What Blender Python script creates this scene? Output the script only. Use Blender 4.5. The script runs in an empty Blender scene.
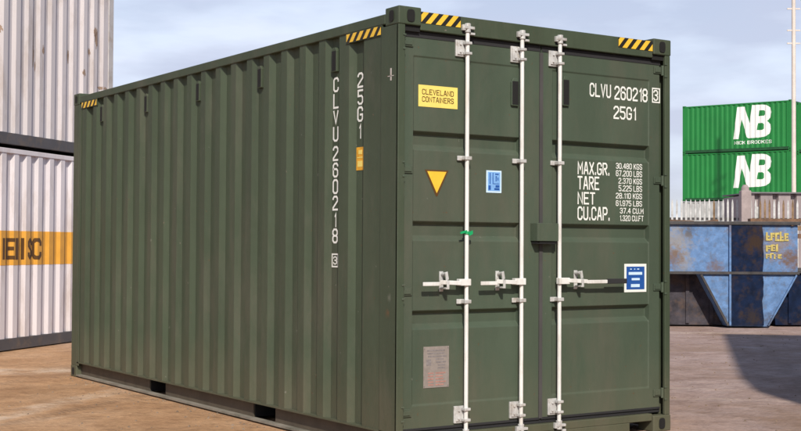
import bpy, bmesh, math, random
from mathutils import Vector, Matrix
random.seed(7)
S = bpy.context.scene
COL = S.collection

# ------------------------------------------------------------------ camera
FX = 1283.47
cd = bpy.data.cameras.new('camera'); cam = bpy.data.objects.new('camera', cd); COL.objects.link(cam)
cd.sensor_width = 36.0; cd.lens = 36.0 * FX / 801.0; cd.clip_end = 5000; cd.clip_start = .05
CP = Vector((-4.52337, -6.81399, 1.35258))
RT = Vector((.83180207, -.55504371, .00563809)); UP = Vector((-.01787705, -.0166361, .99970178)); FW = Vector((.55478439, .83165481, .02376049))
M = Matrix((RT, UP, -FW)).transposed().to_4x4(); M.translation = CP
cam.matrix_world = M; S.camera = cam
FH = Vector((.5548, .8320, 0)); RH = Vector((.8320, -.5548, 0))      # level forward / right of the viewpoint
def site(r, f, z=0.0):                                             # metres right / ahead of the viewpoint, on the ground
    return Vector((CP.x, CP.y, 0)) + RH * r + FH * f + Vector((0, 0, z))

# ------------------------------------------------------------------ sun, sky, exposure
SUN_AZ = math.radians(6); SUN_EL = math.radians(39)
sd = (RH * math.sin(SUN_AZ) - FH * math.cos(SUN_AZ)) * math.cos(SUN_EL) + Vector((0, 0, math.sin(SUN_EL)))
sl = bpy.data.lights.new('sun', 'SUN'); sl.energy = 4.4; sl.angle = math.radians(1.0); sl.color = (1, .93, .82)
so = bpy.data.objects.new('sun', sl); COL.objects.link(so); so.rotation_euler = sd.to_track_quat('Z', 'Y').to_euler()
w = bpy.data.worlds.new('World'); S.world = w; w.use_nodes = True
nt = w.node_tree; nt.nodes.clear()
out = nt.nodes.new('ShaderNodeOutputWorld'); bg = nt.nodes.new('ShaderNodeBackground'); bg.inputs['Strength'].default_value = .13
sky = nt.nodes.new('ShaderNodeTexSky'); sky.sky_type = 'NISHITA'; sky.sun_disc = False
sky.sun_elevation = SUN_EL; sky.sun_rotation = math.atan2(sd.x, sd.y); sky.air_density = 1.0; sky.dust_density = 1.0; sky.ozone_density = 1.2
tc = nt.nodes.new('ShaderNodeTexCoord'); mp = nt.nodes.new('ShaderNodeMapping'); mp.inputs['Scale'].default_value = (1, 1, 3.4); mp.inputs['Location'].default_value = (.45, .1, .2)
n1 = nt.nodes.new('ShaderNodeTexNoise'); n1.inputs['Scale'].default_value = 2.6; n1.inputs['Detail'].default_value = 7; n1.inputs['Roughness'].default_value = .55
n1.inputs['Distortion'].default_value = .3
r1 = nt.nodes.new('ShaderNodeValToRGB'); r1.color_ramp.elements[0].position = .36; r1.color_ramp.elements[0].color = (.66, .66, .66, 1); r1.color_ramp.elements[1].position = .66; r1.color_ramp.elements[1].color = (1, 1, 1, 1)
n2 = nt.nodes.new('ShaderNodeTexNoise'); n2.inputs['Scale'].default_value = 6.5; n2.inputs['Detail'].default_value = 5
r2 = nt.nodes.new('ShaderNodeValToRGB'); r2.color_ramp.elements[0].position = .40; r2.color_ramp.elements[0].color = (4.8, 5.05, 6.4, 1); r2.color_ramp.elements[1].position = .62; r2.color_ramp.elements[1].color = (6.6, 7.1, 8.4, 1)
mx = nt.nodes.new('ShaderNodeMix'); mx.data_type = 'RGBA'
L = nt.links.new
L(tc.outputs['Generated'], mp.inputs['Vector']); L(mp.outputs[0], n1.inputs['Vector']); L(mp.outputs[0], n2.inputs['Vector'])
L(n1.outputs['Fac'], r1.inputs['Fac']); L(n2.outputs['Fac'], r2.inputs['Fac'])
sep = nt.nodes.new('ShaderNodeSeparateXYZ'); L(tc.outputs['Generated'], sep.inputs[0])
low = nt.nodes.new('ShaderNodeMapRange'); low.interpolation_type = 'SMOOTHSTEP'; low.inputs['From Min'].default_value = .5; low.inputs['From Max'].default_value = .12; L(sep.outputs['Z'], low.inputs['Value'])
lm = nt.nodes.new('ShaderNodeMath'); lm.operation = 'MULTIPLY'; L(r1.outputs['Color'], lm.inputs[0]); L(low.outputs[0], lm.inputs[1])
L(lm.outputs[0], mx.inputs['Factor']); L(sky.outputs['Color'], mx.inputs['A']); L(r2.outputs['Color'], mx.inputs['B'])
L(mx.outputs['Result'], bg.inputs['Color']); L(bg.outputs[0], out.inputs['Surface'])
S.view_settings.view_transform = 'Standard'; S.view_settings.look = 'None'; S.view_settings.gamma = 1; S.view_settings.exposure = 0
S.view_settings.use_curve_mapping = False
S.render.engine = 'CYCLES'

# ------------------------------------------------------------------ materials
def mat(name, col, rough=.6, metal=0., var=.12, vscale=3., dirt=None, dirt_amt=.3, dirt_scale=1.2, streak=False, bump=.0, bscale=30., spec=.5, dust=0., spots=()):
    m = bpy.data.materials.new(name); m.use_nodes = True; t = m.node_tree; b = t.nodes['Principled BSDF']
    b.inputs['Roughness'].default_value = rough; b.inputs['Metallic'].default_value = metal
    b.inputs['Specular IOR Level'].default_value = spec
    g = t.nodes.new('ShaderNodeNewGeometry')
    n = t.nodes.new('ShaderNodeTexNoise'); n.inputs['Scale'].default_value = vscale; n.inputs['Detail'].default_value = 8; n.inputs['Roughness'].default_value = .62
    mpn = t.nodes.new('ShaderNodeMapping'); mpn.inputs['Scale'].default_value = (1, 1, .18 if streak else 1)
    t.links.new(g.outputs['Position'], mpn.inputs['Vector']); t.links.new(mpn.outputs[0], n.inputs['Vector'])
    r = t.nodes.new('ShaderNodeValToRGB')
    c = col
    r.color_ramp.elements[0].position = .3; r.color_ramp.elements[0].color = (c[0]*(1-var), c[1]*(1-var), c[2]*(1-var), 1)
    r.color_ramp.elements[1].position = .7; r.color_ramp.elements[1].color = (min(1, c[0]*(1+var)), min(1, c[1]*(1+var)), min(1, c[2]*(1+var)), 1)
    t.links.new(n.outputs['Fac'], r.inputs['Fac']); last = r.outputs['Color']
    if dirt:
        nd = t.nodes.new('ShaderNodeTexNoise'); nd.inputs['Scale'].default_value = dirt_scale; nd.inputs['Detail'].default_value = 10; nd.inputs['Roughness'].default_value = .7
        md = t.nodes.new('ShaderNodeMapping'); md.inputs['Scale'].default_value = (1, 1, .3 if streak else 1); md.inputs['Location'].default_value = (3.3, 1.7, .4)
        t.links.new(g.outputs['Position'], md.inputs['Vector']); t.links.new(md.outputs[0], nd.inputs['Vector'])
        rd = t.nodes.new('ShaderNodeValToRGB'); rd.color_ramp.elements[0].position = .5; rd.color_ramp.elements[0].color = (0, 0, 0, 1)
        rd.color_ramp.elements[1].position = .72; rd.color_ramp.elements[1].color = (dirt_amt,)*3 + (1,)
        t.links.new(nd.outputs['Fac'], rd.inputs['Fac'])
        x = t.nodes.new('ShaderNodeMix'); x.data_type = 'RGBA'; x.inputs['B'].default_value = (*dirt, 1)
        t.links.new(rd.outputs['Color'], x.inputs['Factor']); t.links.new(last, x.inputs['A']); last = x.outputs['Result']
    if dust:
        sz = t.nodes.new('ShaderNodeSeparateXYZ'); t.links.new(g.outputs['Position'], sz.inputs[0])
        nn = t.nodes.new('ShaderNodeTexNoise'); nn.inputs['Scale'].default_value = 4; nn.inputs['Detail'].default_value = 9; nn.inputs['Roughness'].default_value = .75
        mm = t.nodes.new('ShaderNodeMapping'); mm.inputs['Scale'].default_value = (1, 1, .25); t.links.new(g.outputs['Position'], mm.inputs['Vector']); t.links.new(mm.outputs[0], nn.inputs['Vector'])
        a_ = t.nodes.new('ShaderNodeMath'); a_.operation = 'MULTIPLY_ADD'; a_.inputs[1].default_value = 1.1; t.links.new(nn.outputs['Fac'], a_.inputs[0])
        nz_ = t.nodes.new('ShaderNodeMath'); nz_.operation = 'MULTIPLY'; nz_.inputs[1].default_value = -1.0; t.links.new(sz.outputs['Z'], nz_.inputs[0]); t.links.new(nz_.outputs[0], a_.inputs[2])
        rg_ = t.nodes.new('ShaderNodeMapRange'); rg_.inputs['From Min'].default_value = -.05; rg_.inputs['From Max'].default_value = .65; rg_.inputs['To Max'].default_value = dust; t.links.new(a_.outputs[0], rg_.inputs['Value'])
        x = t.nodes.new('ShaderNodeMix'); x.data_type = 'RGBA'; x.inputs['B'].default_value = (.20, .15, .10, 1)
        t.links.new(rg_.outputs[0], x.inputs['Factor']); t.links.new(last, x.inputs['A']); last = x.outputs['Result']
        for sc_, thr, cc, am in ((34, .725, (.11, .06, .03), .7), (17, .74, (.20, .20, .17), .5)):
            nc = t.nodes.new('ShaderNodeTexNoise'); nc.inputs['Scale'].default_value = sc_; nc.inputs['Detail'].default_value = 3; t.links.new(g.outputs['Position'], nc.inputs['Vector'])
            rc = t.nodes.new('ShaderNodeMapRange'); rc.inputs['From Min'].default_value = thr; rc.inputs['From Max'].default_value = thr+.02; rc.inputs['To Max'].default_value = am; t.links.new(nc.outputs['Fac'], rc.inputs['Value'])
            x = t.nodes.new('ShaderNodeMix'); x.data_type = 'RGBA'; x.inputs['B'].default_value = (*cc, 1)
            t.links.new(rc.outputs[0], x.inputs['Factor']); t.links.new(last, x.inputs['A']); last = x.outputs['Result']
    for (cx_, cy_, cz_, rad, cc, am) in spots:
        vd = t.nodes.new('ShaderNodeVectorMath'); vd.operation = 'DISTANCE'; vd.inputs[1].default_value = (cx_, cy_, cz_); t.links.new(g.outputs['Position'], vd.inputs[0])
        ns = t.nodes.new('ShaderNodeTexNoise'); ns.inputs['Scale'].default_value = 13; ns.inputs['Detail'].default_value = 9; ns.inputs['Roughness'].default_value = .7; t.links.new(g.outputs['Position'], ns.inputs['Vector'])
        dv = t.nodes.new('ShaderNodeMath'); dv.operation = 'DIVIDE'; dv.inputs[1].default_value = rad; t.links.new(vd.outputs['Value'], dv.inputs[0])
        sm = t.nodes.new('ShaderNodeMath'); sm.operation = 'MULTIPLY_ADD'; sm.inputs[1].default_value = 2.4; t.links.new(ns.outputs['Fac'], sm.inputs[0])
        ng = t.nodes.new('ShaderNodeMath'); ng.operation = 'MULTIPLY'; ng.inputs[1].default_value = -1; t.links.new(dv.outputs[0], ng.inputs[0]); t.links.new(ng.outputs[0], sm.inputs[2])
        rs = t.nodes.new('ShaderNodeMapRange'); rs.inputs['From Min'].default_value = .25; rs.inputs['From Max'].default_value = .95; rs.inputs['To Max'].default_value = am; t.links.new(sm.outputs[0], rs.inputs['Value'])
        x = t.nodes.new('ShaderNodeMix'); x.data_type = 'RGBA'; x.inputs['B'].default_value = (*cc, 1)
        t.links.new(rs.outputs[0], x.inputs['Factor']); t.links.new(last, x.inputs['A']); last = x.outputs['Result']
    t.links.new(last, b.inputs['Base Color'])
    rr = t.nodes.new('ShaderNodeMapRange'); rr.inputs['To Min'].default_value = max(.05, rough-.12); rr.inputs['To Max'].default_value = min(1, rough+.15)
    t.links.new(n.outputs['Fac'], rr.inputs['Value']); t.links.new(rr.outputs[0], b.inputs['Roughness'])
    if bump:
        nb = t.nodes.new('ShaderNodeTexNoise'); nb.inputs['Scale'].default_value = bscale; nb.inputs['Detail'].default_value = 6
        t.links.new(g.outputs['Position'], nb.inputs['Vector'])
        bp = t.nodes.new('ShaderNodeBump'); bp.inputs['Strength'].default_value = bump; bp.inputs['Distance'].default_value = .018
        t.links.new(nb.outputs['Fac'], bp.inputs['Height']); t.links.new(bp.outputs[0], b.inputs['Normal'])
    return m

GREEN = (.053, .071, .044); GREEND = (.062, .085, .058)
RST = (.17, .075, .035); SCF = (.22, .22, .18)
M_green = mat('olive_green_paint', GREEN, .55, dust=.30, spots=[(0, .12, .92, .035, RST, .5), (0, .10, 1.02, .03, SCF, .4)], spec=.3, var=.15, vscale=2.6, dirt=(.115, .105, .08), dirt_amt=.5, dirt_scale=2.4, streak=True, bump=.6, bscale=3)
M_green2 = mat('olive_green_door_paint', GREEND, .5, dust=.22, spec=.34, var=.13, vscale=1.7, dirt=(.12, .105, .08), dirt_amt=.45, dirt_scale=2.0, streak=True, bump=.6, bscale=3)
M_dark = mat('black_rubber', (.018, .018, .02), .8, var=.2)
M_seam = mat('dusty_grey_rubber', (.055, .052, .052), .8, var=.25)
M_hole = mat('black_opening', (.006, .006, .006), .9, var=.2)
M_chan = mat('dusty_brown_rail_paint', (.085, .068, .048), .7, var=.3, vscale=5, dirt=(.045, .04, .03), dirt_amt=.8, dirt_scale=6)
M_flange = mat('dusty_scuffed_flange', (.22, .20, .165), .7, var=.3, vscale=4, dirt=(.07, .075, .05), dirt_amt=.8, dirt_scale=4)
M_white = mat('white_rod_paint', (.70, .70, .68), .45, var=.08, vscale=8, dirt=(.38, .32, .25), dirt_amt=.65, dirt_scale=9, streak=True)
M_brk = mat('grubby_galvanised_bracket', (.52, .52, .51), .5, metal=.15, var=.2, vscale=14, dirt=(.25, .19, .13), dirt_amt=.8, dirt_scale=12)
M_whitet = mat('white_marking_vinyl', (.80, .81, .77), .5, var=.05, vscale=30)
M_yel = mat('yellow_vinyl', (.80, .50, .045), .45, var=.06, vscale=20)
M_ylab = mat('pale_yellow_vinyl', (.83, .66, .16), .45, var=.05, vscale=20)
M_orange = mat('orange_yellow_vinyl', (.72, .36, .025), .45, var=.2, vscale=30)
M_black = mat('black_vinyl', (.012, .011, .010), .5, var=.2)
M_brownish = mat('dark_brown_print', (.10, .045, .01), .5)
M_blue = mat('blue_vinyl', (.018, .085, .33), .4, var=.1, vscale=20)
M_lblue = mat('pale_blue_vinyl', (.19, .40, .75), .45, var=.12, vscale=40)
M_wblue = mat('blue_white_vinyl', (.55, .72, .88), .45)
M_plate = mat('worn_aluminium_plate', (.33, .29, .265), .45, metal=.3, var=.15, vscale=25)
M_pink = mat('faded_red_print', (.36, .19, .16), .6, var=.3, vscale=60)
M_grey = mat('grey_print', (.20, .18, .18), .6, var=.3, vscale=60)
M_wh = mat('off_white_container_paint', (.72, .665, .68), .55, spec=.3, var=.10, vscale=1.2, dirt=(.30, .20, .12), dirt_amt=.5, dirt_scale=2.6, streak=True)
M_wh2 = mat('dull_grey_white_paint', (.62, .57, .57), .6, spec=.3, var=.12, vscale=1.0, dirt=(.28, .20, .13), dirt_amt=.55, dirt_scale=2.8, streak=True)
M_whr = mat('grey_rail_paint', (.085, .08, .085), .6, var=.2, vscale=3, dirt=(.22, .15, .09), dirt_amt=.6, dirt_scale=5)
M_post = mat('weathered_post_paint', (.52, .49, .47), .55, var=.12, vscale=3, dirt=(.30, .20, .10), dirt_amt=.5, dirt_scale=5)
M_band = mat('orange_band_paint', (.74, .36, .05), .5, var=.1, vscale=5)
M_nb = mat('bright_green_paint', (.008, .19, .035), .55, var=.10, vscale=.8)
M_nbd = mat('dark_green_rail_paint', (.008, .07, .02), .5, var=.2)
M_palegrey = mat('pale_grey_container_paint', (.40, .41, .40), .6, var=.2, vscale=1)
def sp(px, z, r_, cc, am): p = site((px-400.5)/FX*21.65, 21.65, z); return (p.x, p.y, z, r_, cc, am)
RU = (.15, .09, .06); GR_ = (.27, .26, .26); DK = (.06, .045, .04)
M_skip = mat('chipped_blue_paint', (.120, .222, .42), .65, spec=.25, var=.28, vscale=9, dirt=(.13, .13, .14), dirt_amt=.75, dirt_scale=12, bump=.7, bscale=6,
    spots=[sp(677, 1.45, .40, GR_, .9), sp(684, 1.10, .25, GR_, .7), sp(674, 1.2, .25, RU, .8), sp(690, 1.62, .18, DK, .6), sp(778, 1.42, .36, (.26, .18, .13), .65), sp(792, 1.15, .28, RU, .9), sp(716, 1.02, .20, RU, .7), sp(757, 1.5, .22, DK, .8), sp(735, 1.70, .2, RU, .6), sp(772, .12, .2, DK, .7), sp(720, .1, .25, DK, .7)])
M_plate2 = mat('grimy_shaded_plate', (.055, .050, .060), .8, spec=.2, var=.5, vscale=5, dirt=(.13, .085, .06), dirt_amt=.9, dirt_scale=4, bump=1, bscale=8)  # dark base takes in shade on the skip; brown mottling is rust
M_navy = mat('navy_shade_paint', (.007, .015, .042), .8, spec=.12, spots=[sp(756, 1.45, .30, (.045, .028, .02), .95), sp(752, .2, .2, (.04, .028, .02), .7)], var=.45, vscale=8, dirt=(.05, .033, .025), dirt_amt=.9, dirt_scale=5)  # navy stands for shade around the blue skip; brown spots are rust
M_rust = mat('rust', (.17, .095, .055), .85, var=.35, vscale=6, dirt=(.05, .035, .03), dirt_amt=.8, dirt_scale=7, bump=.6)
M_rim = mat('scuffed_dark_steel', (.05, .045, .045), .6, var=.4, vscale=8)
M_patch = mat('peeling_rusty_patch', (.36, .25, .18), .7, var=.25, vscale=12, dirt=(.20, .12, .08), dirt_amt=.8, dirt_scale=10)
M_skyel = mat('faded_yellow_lettering', (.52, .42, .12), .7, var=.25, vscale=14, dirt=(.19, .15, .13), dirt_amt=1, dirt_scale=14)
M_galv = mat('galvanised_steel', (.50, .50, .49), .55, metal=.1, var=.3, vscale=5, dirt=(.22, .20, .18), dirt_amt=.7, dirt_scale=6)
M_conc = mat('pale_concrete', (.33, .27, .26), .85, var=.2, vscale=4, bump=.3)
M_shed = mat('dusty_pink_grey_sheet', (.30, .25, .25), .7, var=.25, vscale=2, dirt=(.12, .10, .11), dirt_amt=.7, dirt_scale=1.5, streak=True)
M_roofg = mat('grey_roof_sheet', (.16, .15, .16), .7, var=.2)
M_scrap = mat('scrap_brown', (.22, .14, .075), .85, var=.5, vscale=6, dirt=(.07, .05, .04), dirt_amt=.8, dirt_scale=6)
M_sgreen = mat('green_plastic', (.01, .35, .12), .4)
M_pole = mat('cream_pole_paint', (.62, .56, .50), .6, var=.1)
M_shade_block = mat('grey_shade_block', (.30, .31, .32), .6, var=.1)

def ground_material():
    m = bpy.data.materials.new('dusty_concrete_yard'); m.use_nodes = True; t = m.node_tree; b = t.nodes['Principled BSDF']; l = t.links.new
    g = t.nodes.new('ShaderNodeNewGeometry')
    def noise(s, d=8, r=.6, dist=0., sc=(1, 1, 1)):
        mp_ = t.nodes.new('ShaderNodeMapping'); mp_.inputs['Scale'].default_value = sc; l(g.outputs['Position'], mp_.inputs['Vector'])
        n = t.nodes.new('ShaderNodeTexNoise'); n.inputs['Scale'].default_value = s; n.inputs['Detail'].default_value = d; n.inputs['Roughness'].default_value = r; n.inputs['Distortion'].default_value = dist
        l(mp_.outputs[0], n.inputs['Vector']); return n.outputs['Fac']
    def ramp(f, *st):
        r = t.nodes.new('ShaderNodeValToRGB'); e = r.color_ramp.elements
        while len(e) < len(st): e.new(.5)
        for k, (p, c) in enumerate(st): e[k].position = p; e[k].color = (*c, 1) if len(c) == 3 else c
        l(f, r.inputs['Fac']); return r.outputs['Color']
    def mix(f, a, bb, mode='MIX'):
        x = t.nodes.new('ShaderNodeMix'); x.data_type = 'RGBA'; x.blend_type = mode
        if isinstance(f, float): x.inputs['Factor'].default_value = f
        else: l(f, x.inputs['Factor'])
        for s_, v in (('A', a), ('B', bb)):
            if isinstance(v, tuple): x.inputs[s_].default_value = (*v, 1)
            else: l(v, x.inputs[s_])
        return x.outputs['Result']
    def mth(op, a, b_=None):
        n = t.nodes.new('ShaderNodeMath'); n.operation = op
        for k, v in enumerate((a, b_)):
            if v is None: continue
            if isinstance(v, (int, float)): n.inputs[k].default_value = v
            else: l(v, n.inputs[k])
        return n.outputs[0]
    tan = ramp(noise(.9, 8), (.3, (.37, .205, .105)), (.5, (.52, .31, .17)), (.7, (.62, .40, .245)))
    pink = ramp(noise(1.3, 9, .68, .4), (.3, (.36, .245, .200)), (.52, (.46, .335, .295)), (.75, (.55, .43, .40)))
    sx = t.nodes.new('ShaderNodeSeparateXYZ'); l(g.outputs['Position'], sx.inputs[0])
    side_ = mth('ADD', mth('MULTIPLY', sx.outputs['X'], .45), mth('MULTIPLY', noise(.5), 1.2))
    mr = t.nodes.new('ShaderNodeMapRange'); mr.inputs['From Min'].default_value = .9; mr.inputs['From Max'].default_value = 2.2; l(side_, mr.inputs['Value'])
    col = mix(mr.outputs[0], tan, pink)
    # far right: darker tarmac-like patch of yard
    # pale dusty streaks and one painted sunlit strip over the yard: bands along world lines a*x+b*y+c, broken up by noise
    wob = mth('MULTIPLY', mth('SUBTRACT', noise(1.1, 8, .65), .5), .5)
    bk = t.nodes.new('ShaderNodeMapRange'); bk.inputs['From Min'].default_value = .36; bk.inputs['From Max'].default_value = .64; l(noise(2.6, 9, .75), bk.inputs['Value']); brk = bk.outputs[0]
    def band(p0, p1, width, amt, lo, hi):
        d = (Vector(p1) - Vector(p0)); ln = d.length; d /= ln; nrm = Vector((-d.y, d.x))
        dist = mth('ADD', mth('ADD', mth('MULTIPLY', sx.outputs['X'], nrm.x), mth('MULTIPLY', sx.outputs['Y'], nrm.y)), -nrm.dot(Vector(p0)))
        dist = mth('ABSOLUTE', mth('ADD', dist, wob))
        along = mth('ADD', mth('ADD', mth('MULTIPLY', sx.outputs['X'], d.x), mth('MULTIPLY', sx.outputs['Y'], d.y)), -d.dot(Vector(p0)))
        k = t.nodes.new('ShaderNodeMapRange'); k.interpolation_type = 'SMOOTHSTEP'; k.inputs['From Min'].default_value = width; k.inputs['From Max'].default_value = width*.15; l(dist, k.inputs['Value'])
        a1 = t.nodes.new('ShaderNodeMapRange'); a1.inputs['From Min'].default_value = lo; a1.inputs['From Max'].default_value = lo+.8; l(along, a1.inputs['Value'])
        a2 = t.nodes.new('ShaderNodeMapRange'); a2.inputs['From Min'].default_value = hi; a2.inputs['From Max'].default_value = hi-.8; l(along, a2.inputs['Value'])
        return mth('MULTIPLY', mth('MULTIPLY', mth('MULTIPLY', k.outputs[0], brk), mth('MULTIPLY', a1.outputs[0], a2.outputs[0])), amt)
    for args in BANDS: col = mix(band(*args), col, (.80, .64, .50))
    wv = t.nodes.new('ShaderNodeTexWave'); wv.inputs['Scale'].default_value = 6.0; wv.inputs['Distortion'].default_value = 2.5; wv.inputs['Detail'].default_value = 3; l(g.outputs['Position'], wv.inputs['Vector'])
    for (q0, q1, w_, am_, lo_, hi_) in (((-3.2, 1.6), (-.3, 3.9), .14, .5, -4, 5), ((-3.9, 3.2), (-.9, 5.6), .14, .5, -4, 5), ((3.4, 1.4), (8.5, 6.6), .15, .5, -3, 9), ((4.6, .3), (9.9, 5.6), .15, .45, -3, 9)):
        col = mix(mth('MULTIPLY', band(q0, q1, w_, am_, lo_, hi_), mth('ADD', wv.outputs['Fac'], .35)), col, (.17, .115, .08))
    spk = ramp(noise(26, 6, .7), (.42, (.72, .70, .68)), (.62, (1, 1, 1)))
    col = mix(.55, col, mix(1.0, col, spk, 'MULTIPLY'))
    mot = ramp(noise(4.5, 12, .80, .3), (.36, (.55, .50, .46)), (.49, (.93, .93, .93)), (.66, (1.16, 1.14, 1.12)))
    col = mix(.75, col, mix(1.0, col, mot, 'MULTIPLY'))
    stain = ramp(noise(.42, 9, .72, .6), (.50, (0, 0, 0)), (.66, (.55, .55, .55)))
    col = mix(stain, col, (.24, .145, .08))
    l(col, b.inputs['Base Color']); b.inputs['Roughness'].default_value = .9; b.inputs['Specular IOR Level'].default_value = .25
    bp = t.nodes.new('ShaderNodeBump'); bp.inputs['Strength'].default_value = .9; bp.inputs['Distance'].default_value = .03
    l(mth('ADD', noise(14, 8, .7), mth('MULTIPLY', noise(2, 4), 2)), bp.inputs['Height']); l(bp.outputs[0], b.inputs['Normal'])
    return m

# ------------------------------------------------------------------ mesh helpers
class MB:
    def __init__(s): s.v = []; s.f = []; s.m = []
    def add(s, vs, fs, mi=0):
        k = len(s.v); s.v += [tuple(v) for v in vs]; s.f += [tuple(i+k for i in f) for f in fs]; s.m += [mi]*len(fs)
    def box(s, x0, x1, y0, y1, z0, z1, mi=0):
        v = [(x0,y0,z0),(x1,y0,z0),(x1,y1,z0),(x0,y1,z0),(x0,y0,z1),(x1,y0,z1),(x1,y1,z1),(x0,y1,z1)]
        s.add(v, [(0,3,2,1),(4,5,6,7),(0,1,5,4),(1,2,6,5),(2,3,7,6),(3,0,4,7)], mi); return s
    def obox(s, c, ax, ay, az, mi=0):        # centre and half-axes
        c, ax, ay, az = map(Vector, (c, ax, ay, az)); v = []
        for k in ((-1,-1,-1),(1,-1,-1),(1,1,-1),(-1,1,-1),(-1,-1,1),(1,-1,1),(1,1,1),(-1,1,1)): v.append(c + ax*k[0] + ay*k[1] + az*k[2])
        s.add(v, [(0,3,2,1),(4,5,6,7),(0,1,5,4),(1,2,6,5),(2,3,7,6),(3,0,4,7)], mi); return s
    def tube(s, a, b, r, n=16, mi=0, r2=None):
        a, b = Vector(a), Vector(b); d = (b-a).normalized(); u = d.orthogonal().normalized(); w_ = d.cross(u); r2 = r if r2 is None else r2; v = []
        for p, q in ((a, r), (b, r2)):
            for i in range(n): t_ = 2*math.pi*i/n; v.append(p + (u*math.cos(t_) + w_*math.sin(t_))*q)
        f = [(i, (i+1) % n, n+(i+1) % n, n+i) for i in range(n)] + [tuple(range(n))[::-1], tuple(range(n, 2*n))]
        s.add(v, f, mi); return s
    def prism(s, poly, o, u, v_, n, t, mi=0):   # polygon in (u,v) extruded t along n
        o, u, v_, n = map(Vector, (o, u, v_, n)); k = len(poly)
        vs = [o+u*p[0]+v_*p[1] for p in poly] + [o+u*p[0]+v_*p[1]+n*t for p in poly]
        s.add(vs, [tuple(range(k))[::-1], tuple(range(k, 2*k))] + [(i, (i+1) % k, k+(i+1) % k, k+i) for i in range(k)], mi); return s
    def build(s, name, mats, parent=None, bevel=0., smooth=False, label=None):
        me = bpy.data.meshes.new(name); me.from_pydata(s.v, [], s.f); me.update()
        mats = mats if isinstance(mats, (list, tuple)) else [mats]
        for m_ in mats: me.materials.append(m_)
        for p, mi in zip(me.polygons, s.m): p.material_index = mi; p.use_smooth = smooth
        bm = bmesh.new(); bm.from_mesh(me); bmesh.ops.recalc_face_normals(bm, faces=bm.faces); bm.to_mesh(me); bm.free()
        if smooth: me.set_sharp_from_angle(angle=math.radians(35))
        o = bpy.data.objects.new(name, me); COL.objects.link(o)
        if parent: o.parent = parent
        if bevel:
            md = o.modifiers.new('bevel', 'BEVEL'); md.width = bevel; md.segments = 2; md.limit_method = 'ANGLE'; md.angle_limit = math.radians(40)
        if label: o['label'] = label
        return o
def tag(o, label=None, cat=None, group=None, kind=None):
    if label: o['label'] = label
    if cat: o['category'] = cat
    if group: o['group'] = group
    if kind: o['kind'] = kind
    return o
def empty(name, loc=(0,0,0), rz=0., **k):
    o = bpy.data.objects.new(name, None); COL.objects.link(o); o.location = loc; o.rotation_euler = (0,0,rz); o.empty_display_size = .2
    return tag(o, **k)

class Prof:                                     # corrugation profile: (distance along, depth inward)
    def __init__(s, pts): s.p = pts
    def depth(s, y):
        p = s.p
        if y <= p[0][0]: return p[0][1]
        for (a, da), (b, db) in zip(p, p[1:]):
            if y <= b: return da + (db-da)*(y-a)/(b-a) if b > a else db
        return p[-1][1]
def std_prof(y0, y1, pitch=.28, d=.036, first=None):
    pts = [(y0, 0)]; c = first if first else y0 + .2
    while c + .12 < y1:
        pts += [(c-.09, 0), (c-.045, d), (c+.045, d), (c+.09, 0)]; c += pitch
    pts.append((y1, 0)); return Prof(pts)
def corr(mb, prof, place, z0, z1, mi=0, thick=.004):   # place(y, depth, z) -> point
    p = prof.p; n = len(p); vs = []
    for dd in (0, thick):
        for z in (z0, z1):
            for (y, d) in p: vs.append(place(y, d+dd, z))
    f = []
    for i in range(n-1):
        f.append((i, i+1, n+i+1, n+i)); f.append((2*n+i, 3*n+i, 3*n+i+1, 2*n+i+1))
        f.append((i, 2*n+i, 2*n+i+1, i+1)); f.append((n+i, n+i+1, 3*n+i+1, 3*n+i))
    f.append((0, n, 3*n, 2*n)); f.append((n-1, 3*n-1, 4*n-1, 2*n-1))
    mb.add(vs, f, mi)

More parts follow.
